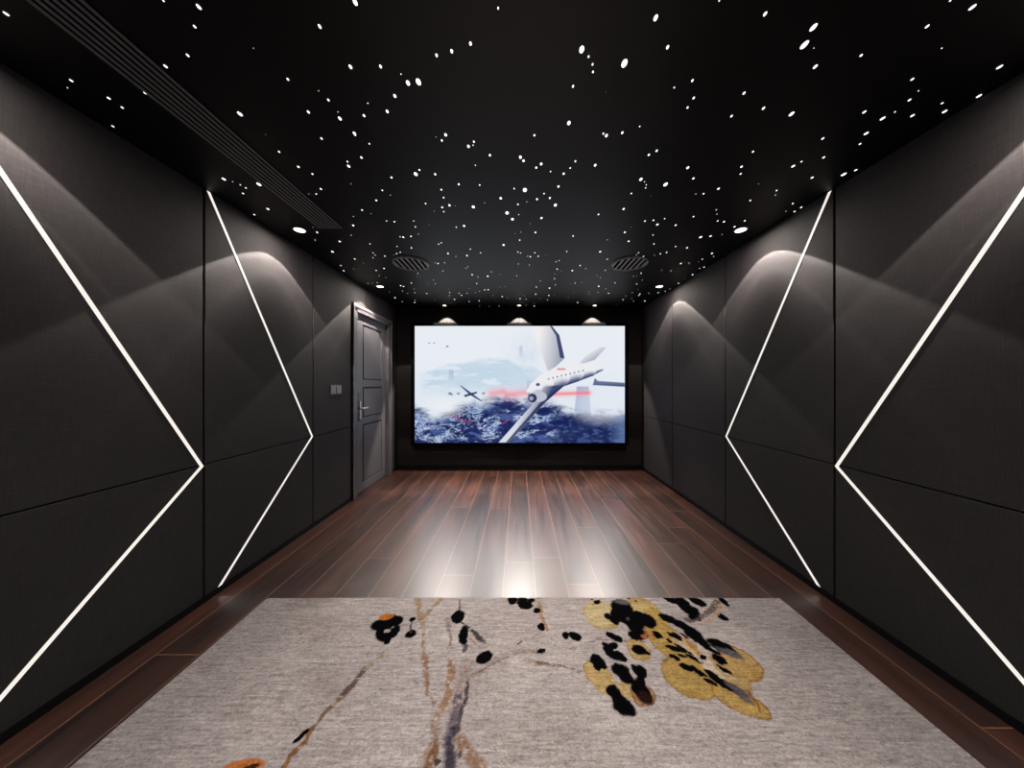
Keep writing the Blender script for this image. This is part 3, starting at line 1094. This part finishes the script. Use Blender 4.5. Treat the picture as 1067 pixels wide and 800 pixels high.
# black of the big blossom
for b_ in ((205, 140, 48, 24, 22), (270, 170, 48, 22, 28), (330, 205, 62, 26, 38), (380, 260, 62, 26, 42), (420, 290, 36, 20, 40),
           (258, 250, 16, 30, -42), (222, 240, 20, 10, 40), (210, 270, 20, 11, 30), (255, 322, 50, 14, 18), (300, 320, 44, 11, 38),
           (245, 370, 26, 18, 35), (312, 430, 36, 20, 28), (350, 370, 34, 16, 38), (375, 450, 16, 32, -30), (385, 390, 24, 10, 25),
           (415, 370, 16, 14, 0), (305, 245, 22, 8, 50), (410, 465, 12, 26, -30), (450, 515, 34, 14, 35), (290, 360, 22, 9, 20),
           (470, 330, 40, 16, 30), (510, 290, 62, 22, 22), (540, 320, 62, 26, 24), (510, 380, 34, 24, 40), (540, 440, 40, 16, 45),
           (470, 470, 42, 18, 45), (530, 530, 70, 22, 46), (575, 540, 60, 20, 46), (500, 500, 40, 14, 46)):
    blob(S4, *b_, BLK, 1.0, 0.14)
for b_ in ((570, 340, 62, 18, 26), (610, 362, 40, 22, 30)):
    blob(S4, *b_, GRY, 0.85, 0.35)
for b_ in ((630, 570, 66, 24, 47), (655, 610, 52, 20, 50), (600, 545, 40, 18, 46)):
    blob(S4, *b_, (84, 80, 86), 0.9, 0.35)
stroke(S4, [(690, 570), (735, 640), (745, 695)], 20, 14, (128, 72, 30), 0.85, 0.34, 44)
stroke(S4, [(440, 380), (520, 440), (600, 500)], 7, 7, (190, 176, 170), 0.7, 0.40, 45)
stroke(S4, [(300, 300), (360, 350), (430, 430)], 8, 8, (190, 172, 160), 0.8, 0.42, 46)
# black of the neighbouring blossom
for b_ in ((520, 180, 78, 66, 10), (600, 280, 90, 60, 25), (490, 240, 60, 50, 0), (560, 250, 70, 70, 0), (460, 275, 34, 32, 0),
           (405, 250, 24, 22, 0), (620, 330, 50, 40, 0), (725, 280, 58, 54, 0), (655, 250, 50, 46, 0), (630, 395, 52, 40, 0),
           (670, 385, 50, 34, 0), (795, 392, 36, 28, 20), (325, 135, 24, 16, -15), (290, 155, 8, 7, 0), (285, 113, 10, 6, 0),
           (637, 130, 12, 8, 20), (575, 105, 12, 6, 0), (75, 398, 22, 24, 0), (148, 405, 44, 30, 10),
           (440, 400, 44, 26, 25), (480, 420, 36, 26, 30), (455, 480, 34, 26, -20), (410, 490, 42, 28, 40), (430, 540, 60, 34, 40),
           (510, 565, 46, 34, 40), (655, 510, 52, 38, 10), (700, 530, 34, 14, 40), (310, 590, 46, 50, 10), (355, 620, 44, 34, 30),
           (320, 645, 30, 26, 0), (505, 670, 62, 56, 30), (550, 730, 52, 46, 40), (665, 680, 44, 46, 35), (625, 655, 34, 20, 30)):
    blob(S3, *b_, BLK, 1.0, 0.12)
blob(S3, 520, 135, 60, 18, 10, (110, 104, 108), 0.7, 0.5)
blob(S3, 563, 268, 16, 10, -30, (70, 74, 84), 0.8, 0.4)
stroke(S3, [(690, 400), (740, 370), (770, 420)], 50, 40, (176, 106, 64), 0.85, 0.46, 47)
for b_ in ((305, 462, 24, 30, -25), (345, 520, 42, 32, 25), (320, 490, 26, 22, 0), (412, 455, 30, 48, -14), (410, 415, 18, 18, 0),
           (402, 380, 28, 20, 45)):
    blob(S2, *b_, BLK, 1.0, 0.14)
blob(S2, 425, 485, 30, 26, 20, (44, 26, 22), 0.7, 0.3)
blob(S2, 17, 205, 11, 14, 0, BLK)
blob(S2, 15, 300, 17, 9, -20, BLK)
# black tuft and twig at the far edge
for b_ in ((225, 30, 38, 22, 30), (300, 55, 40, 42, 10), (340, 90, 46, 34, 20), (385, 40, 40, 26, 30), (365, 135, 34, 20, 10),
           (280, 20, 20, 16, 0), (542, 40, 18, 24, 0), (532, 130, 26, 20, 20)):
    blob(S4, *b_, BLK)
blob(S4, 325, 150, 24, 14, 0, (74, 66, 62), 0.8)
stroke(S4, [(500, 40), (470, 90), (410, 130), (340, 160)], 44, 22, (104, 84, 72), 0.9, 0.40, 50)
stroke(S4, [(525, 60), (500, 115), (450, 160), (380, 175)], 24, 14, (176, 146, 118), 0.9, 0.40, 51)
stroke(S4, [(560, 40), (610, 35)], 8, 6, (110, 92, 84), 0.8, 0.42, 52)
# the pattern goes on towards the camera, out of the photograph
blend(rug, (150, 122, 96), (1 - sstep(0.9, 1.0, GY)) * (1 - sstep(0.05, 0.11, np.abs(GX + 0.33 + 0.1 * (GY - 0.9)))) * 0.6)
# sparse loom texture over everything
rug *= (0.90 + 0.22 * (fine[..., None] - 0.5) + 0.16 * (streak[..., None] - 0.5))
rug = np.clip(rug, 0, 1)

m, nt, b = mat('woven_rug_pile')
L = nt.links.new
a = N(nt, 'ShaderNodeAttribute', attribute_name='pattern')
nz = N(nt, 'ShaderNodeTexNoise', inp={'Scale': 1.0, 'Detail': 3.0, 'Roughness': 0.65, 'Distortion': 1.2})
L(objpos(nt, (64, 96, 100)), nz.inputs['Vector'])
ns = N(nt, 'ShaderNodeTexNoise', inp={'Scale': 1.0, 'Detail': 2.0, 'Distortion': 0.4})
L(objpos(nt, (14, 120, 100)), ns.inputs['Vector'])
sm = N(nt, 'ShaderNodeMath', operation='ADD')
L(nz.outputs['Fac'], sm.inputs[0])
ws = N(nt, 'ShaderNodeMath', operation='MULTIPLY_ADD')
ws.inputs[1].default_value = 0.55
ws.inputs[2].default_value = 0.225
L(ns.outputs['Fac'], ws.inputs[0])
L(ws.outputs[0], sm.inputs[1])
mr = N(nt, 'ShaderNodeMapRange', inp={'From Min': 0.65, 'From Max': 1.35, 'To Min': 0.36, 'To Max': 1.42})
L(sm.outputs[0], mr.inputs['Value'])
vs = N(nt, 'ShaderNodeVectorMath', operation='SCALE')
L(a.outputs['Color'], vs.inputs[0])
L(mr.outputs[0], vs.inputs['Scale'])
L(vs.outputs['Vector'], b.inputs['Base Color'])
b.inputs['Roughness'].default_value = 0.95
b.inputs['Specular IOR Level'].default_value = 0.02
bp = N(nt, 'ShaderNodeBump', inp={'Strength': 0.7, 'Distance': 0.004})
L(sm.outputs[0], bp.inputs['Height'])
L(bp.outputs['Normal'], b.inputs['Normal'])
M['rug'] = m
M['rug_edge'] = plain('rug_binding', (150, 140, 132), 0.95, spec=0.1, noise=0.15)
root = empty('rug', ((rxa + rxb) / 2, (RY0 + RY1) / 2, 0))
tag(root, 'large greyish beige rug with black and yellow blossom branches on the wooden floor', 'rug')
cxr, cyr = root.location.x, root.location.y


def rugpt(X, Y):
    # the far edge sags a touch between the corners; the left side is a little askew
    Yb = Y + 0.006 * (1 - ((X - cxr) / 1.62) ** 2) * sstep(RY1 - 0.5, RY1, Y)
    Xs = X + 0.02 * (1 - (Y - RY0) / (RY1 - RY0)) * sstep(0.2, -1.5, X)
    return np.stack([Xs - cxr, Yb - cyr, np.full_like(X, RZ)], -1)


ro = grid_object('rug_pile', rx, ry, rugpt, rug, M['rug'], root)
MB().box(rxa + 0.03, rxb, RY0, RY1 - 0.001, 0.0005, RZ - 0.002, 0.003).build('rug_backing', M['rug_edge'], root)

# ------------------------------------------------------------------ star lights in the ceiling
# (zoom pixel x, y, apparent size); a minus marks a faint one
T = {}
T[(0, 0, 5.333)] = '34,76,27 396,447,18 375,487,-10 604,545,18 679,597,15 627,701,13 820,516,17 920,368,22 1043,307,20 908,3,15'
T[(200, 0, 5.333)] = ('38,38,32 15,147,20 907,12,40 710,147,26 342,267,-10 881,371,27 1048,369,22 533,440,18 704,504,-9 758,555,17 '
                      '647,622,20 822,658,25 811,621,-9 977,573,9 956,642,19 267,633,30 903,741,23 720,769,16 410,747,-6')
T[(400, 0, 5.333)] = ('635,45,17 481,242,25 377,284,25 293,307,22 95,411,-14 134,461,33 192,455,42 61,533,24 19,619,22 343,749,22 '
                      '322,780,15 290,761,-8 500,787,15 836,751,16 1051,479,18 1028,683,28')
T[(600, 0, 5.333)] = ('797,2,14 444,99,38 1052,77,28 33,275,44 510,262,25 270,352,50 71,314,16 93,357,16 95,399,16 648,447,18 '
                      '547,486,12 655,544,17 621,597,15 935,517,20 865,645,17 1043,601,20 167,513,-6 355,702,11 258,737,18 153,742,14 170,753,22')
T[(800, 0, 5.333)] = ('254,152,45 204,249,50 256,266,-10 264,370,27 519,307,18 886,146,22 967,267,-12 803,440,18 838,504,-11 '
                      '788,555,17 132,633,30 537,622,20 638,658,25 707,621,10 804,642,20 969,573,13 983,619,22 547,741,22 306,769,16 1014,3,13 513,799,13')
T[(867, 0, 5.333)] = '780,40,35 931,372,27 845,533,23'
T[(200, 140, 7.113)] = ('646,128,18 789,240,20 893,293,17 956,404,18 921,441,13 866,441,-8 236,331,27 302,350,-10 359,373,11 '
                        '400,396,13 379,437,15 497,370,33 563,552,20 462,594,14 928,725,16 913,782,-11 896,687,-8')
T[(340, 140, 7.113)] = ('213,3,20 319,69,15 260,171,22 157,201,16 166,235,27 182,366,-9 483,319,20 415,414,15 475,450,-11 370,488,17 '
                        '265,560,15 330,586,-9 201,608,-12 199,674,18 184,747,-11 99,793,17 690,263,18 663,294,36 807,295,20 852,409,17 '
                        '869,468,15 859,540,17 913,525,22 957,530,-8 736,512,15 871,572,13 801,568,-9 982,369,19 447,641,11 505,647,14 '
                        '648,641,11 660,684,13 762,667,-7 682,738,-10 547,758,10 571,762,17 628,755,14 963,687,12 1021,678,20')
T[(480, 140, 7.113)] = ('92,79,12 58,88,28 217,154,22 109,228,13 141,375,15 443,169,30 466,195,24 597,219,26 560,246,21 666,274,13 '
                        '850,198,18 812,249,15 764,291,22 997,228,25 725,386,22 476,412,40 396,401,15 297,473,24 618,438,14 661,471,20 '
                        '566,480,19 702,524,29 424,518,15 490,500,-10 94,537,29 178,506,-9 344,582,32 384,628,26 431,594,10 599,620,21 '
                        '516,659,-7 554,726,17 446,724,-9 404,733,-8 437,782,-15 833,753,14 1021,593,16')
T[(620, 140, 7.113)] = ('399,151,22 457,121,22 687,247,26 729,326,20 340,333,30 367,350,10 380,373,12 375,396,12 523,371,37 269,437,15 '
                        '416,455,-7 212,552,21 915,402,21 805,439,16 747,441,-11 370,642,14 433,636,15 462,668,20 516,624,-17 598,672,17 '
                        '730,609,14 899,559,-14 904,590,-11 909,641,13 956,647,16 1034,684,16 221,725,17 430,745,-15 783,761,22 856,754,17 '
                        '943,740,-10 92,781,-11 249,792,16 268,687,-7')
T[(760, 140, 7.113)] = ('175,128,18 90,239,20 83,292,16 216,367,-10 155,489,14 114,640,14 38,684,14 473,235,26 535,201,15 613,320,20 '
                        '699,170,20 848,296,33 937,264,20 350,415,14 341,449,-13 470,512,14 540,540,16 485,571,14 419,569,-10')
T[(300, 240, 8.89)] = ('413,197,25 760,124,16 790,208,12 808,228,12 788,253,13 898,238,16 619,264,18 702,302,-8 613,353,-10 490,325,15 '
                       '517,373,18 818,371,15 890,352,18 845,419,-12 908,436,-12 741,490,11 783,488,-10 828,485,11 1012,148,11 1041,202,15 '
                       '1007,215,15 981,229,-9 1045,512,14 992,623,16 1058,660,-12 1060,560,-10 940,570,-8')
T[(410, 240, 8.89)] = ('166,161,16 442,114,14 418,126,14 505,213,20 578,240,-13 712,173,15 681,233,20 806,207,16 1020,135,25 413,307,16 '
                       '389,300,9 474,300,11 457,375,-15 430,390,-8 690,337,-13 670,350,11 729,410,17 783,431,-14 873,424,20 907,382,-15 '
                       '985,405,-9 227,398,11 247,427,-9 218,426,-8 370,460,-14 388,495,-14 315,490,-9 166,486,13 68,510,12 93,519,14 '
                       '193,541,-11 84,561,9 132,584,-10 198,577,10 308,584,13 771,491,13 845,551,13 877,549,15 797,562,-11 760,575,10 '
                       '703,540,-11 683,581,11 630,601,13 606,581,12 520,575,12 517,603,10 512,545,-9 565,640,14 794,652,13 700,657,11 '
                       '924,604,-11 1008,612,14 985,525,-8 1032,517,-10 196,667,14 200,642,8 380,640,-9 275,657,-7 978,700,-11 885,703,-9 795,700,-8')
T[(520, 240, 8.89)] = ('192,90,16 174,199,15 200,208,13 332,207,15 363,239,15 290,243,17 265,238,10 433,227,-9 178,310,-13 281,320,-14 '
                       '628,195,15 556,280,12 527,290,12 538,358,16 575,376,-11 515,402,-11 514,447,13 679,372,20 750,325,16 803,354,-15 '
                       '165,420,12 120,450,-8 383,467,-15 346,524,13 467,534,17 520,504,11 660,490,-9 704,488,11 765,483,-9 690,570,-10 '
                       '937,197,23 1003,266,14 985,370,13 910,418,-9 939,438,-12 923,517,18 917,575,10 833,562,-12 835,586,-10 195,632,13 '
                       '250,637,-12 235,605,-9 340,590,14 375,632,-9 462,603,14 447,645,-12 640,620,-11 627,660,-8 728,668,14 778,645,-7 '
                       '327,700,13 250,692,-10 180,697,-9 325,670,8 80,623,-9 512,600,-7')
T[(630, 240, 8.89)] = ('223,100,15 457,125,15 314,207,14 295,228,11 362,239,14 461,229,-11 517,216,16 575,203,16 658,148,15 764,161,18 '
                       '995,212,20 1010,240,-14 905,266,14 868,290,-9 783,302,-13 706,307,18 613,374,-15 530,367,10 114,351,13 338,396,14 '
                       '268,425,10 297,424,-10 347,460,-12 96,486,13 297,496,12 10,540,-12 312,546,-9 256,577,-11 37,583,14 327,588,14 '
                       '318,602,12 195,605,-11 170,641,12 250,630,-8 268,656,-11 372,654,14 410,582,-12 497,576,13 562,563,10 605,543,-11 '
                       '685,490,14 745,448,-10 815,410,16 880,350,11 921,340,14 520,540,-9 108,690,-9')

stars = []
for (ox, oy, s_), txt in T.items():
    for item in txt.split():
        x_, y_, w_ = (float(q) for q in item.split(','))
        faint = w_ < 0
        apx = abs(w_) / s_
        px, py = ox + x_ / s_, oy + y_ / s_
        X, Y = ceil_pt(px, py)
        X = max(-W + 0.018, min(W - 0.018, X))
        Y = min(Y, BACK - 0.03)
        true = 0.86 * max(apx - 0.5, 0.45 * apx)
        if faint:
            true *= 0.62
        if Y > 2.8:
            true *= 0.92
        D = true * Y ** 1.5 / (F * math.sqrt(H - EYE))
        z = H + 0.0006
        if X0 - 0.012 < X < X0 + 0.012 and Y < Y1:
            X = X0 - 0.008
        elif X0 - 0.01 < X < X1 + 0.01 and Y < Y1 + 0.01:
            z = H - 0.003
            X = X0 + bw / 2 + 2 * bw * min(nb - 1, max(0, round((X - X0 - bw / 2) / (2 * bw))))
        for sxp, sxp0 in ((-1.085, ceil_pt(428.5, 274.3)[0]), (1.10, ceil_pt(656.0, 274.3)[0])):
            if math.hypot(X - sxp, Y - 3.07) < 0.172:
                z = H - 0.0098
                X = sxp0 + 0.05 * round((X - sxp0) / 0.05)
        stars.append([apx * (0.6 if faint else 1), px, py, X, Y, z, D])
stars.sort(key=lambda s: -s[0])
n = 10
me = bpy.data.meshes.new('star_light')
me.from_pydata([(0.5 * math.cos(2 * PI * k / n), 0.5 * math.sin(2 * PI * k / n), 0) for k in range(n)]
               + [(0.42 * math.cos(2 * PI * k / n), 0.42 * math.sin(2 * PI * k / n), -1) for k in range(n)],
               [], [tuple(range(n, 2 * n))] + [(k, (k + 1) % n, n + (k + 1) % n, n + k) for k in range(n)])
me.materials.append(M['star'])
me.update()
proto = bpy.data.objects.new('star_light', me)


def zone(px, py):
    if py < 75:
        row = 'nearest the camera'
    elif py < 145:
        row = 'somewhat near the camera'
    elif py < 215:
        row = 'halfway along'
    elif py < 268:
        row = 'beyond the halfway point'
    else:
        row = 'close to the screen'
    half = 1.0 if py < 0 else None
    X = (px - VX) * 1.21 / (VY - py)
    c = 'far left' if X < -1.25 else 'left' if X < -0.42 else 'centre' if X < 0.42 else 'right' if X < 1.25 else 'far right'
    return row, c


order = ['largest', 'second largest', 'third largest']
count = {}
first = True
for s_ in stars[:300]:
    a_, px, py, X, Y, z, D = s_
    o = proto if first else proto.copy()
    first = False
    C.objects.link(o)
    o.location = (X, Y, z)
    o.scale = (D / 1.25, D * 1.25, 0.0060 if z == H - 0.003 else 0.0022)
    row, c = zone(px, py)
    side = 'in the middle' if c == 'centre' else c + ' side'
    k = count.get((row, c), 0)
    count[(row, c)] = k + 1
    if k < 3 and a_ > 2.3:
        lb = '%s star light in the black ceiling %s, %s' % (order[k], row, side)
    else:
        lb = 'tiny white star light in the black ceiling %s, %s' % (row, side)
    tag(o, lb, 'star light', 'star lights %s, %s' % (row, c))
rest = stars[300:]
if rest:
    mb = MB()
    for a_, px, py, X, Y, z, D in rest:
        nv = len(mb.bm.verts)
        mb.lathe([(D / 2, 0), (D * 0.42, -0.002)], (X, Y, z), 8)
        mb.bm.verts.ensure_lookup_table()
        for vv in mb.bm.verts[nv:]:
            vv.co.x = X + (vv.co.x - X) / 1.25
            vv.co.y = Y + (vv.co.y - Y) * 1.25
    o = mb.build('star_light', M['star'])
    tag(o, 'faint pinprick star lights scattered between the brighter ones on the black ceiling', 'star lights', kind='stuff')
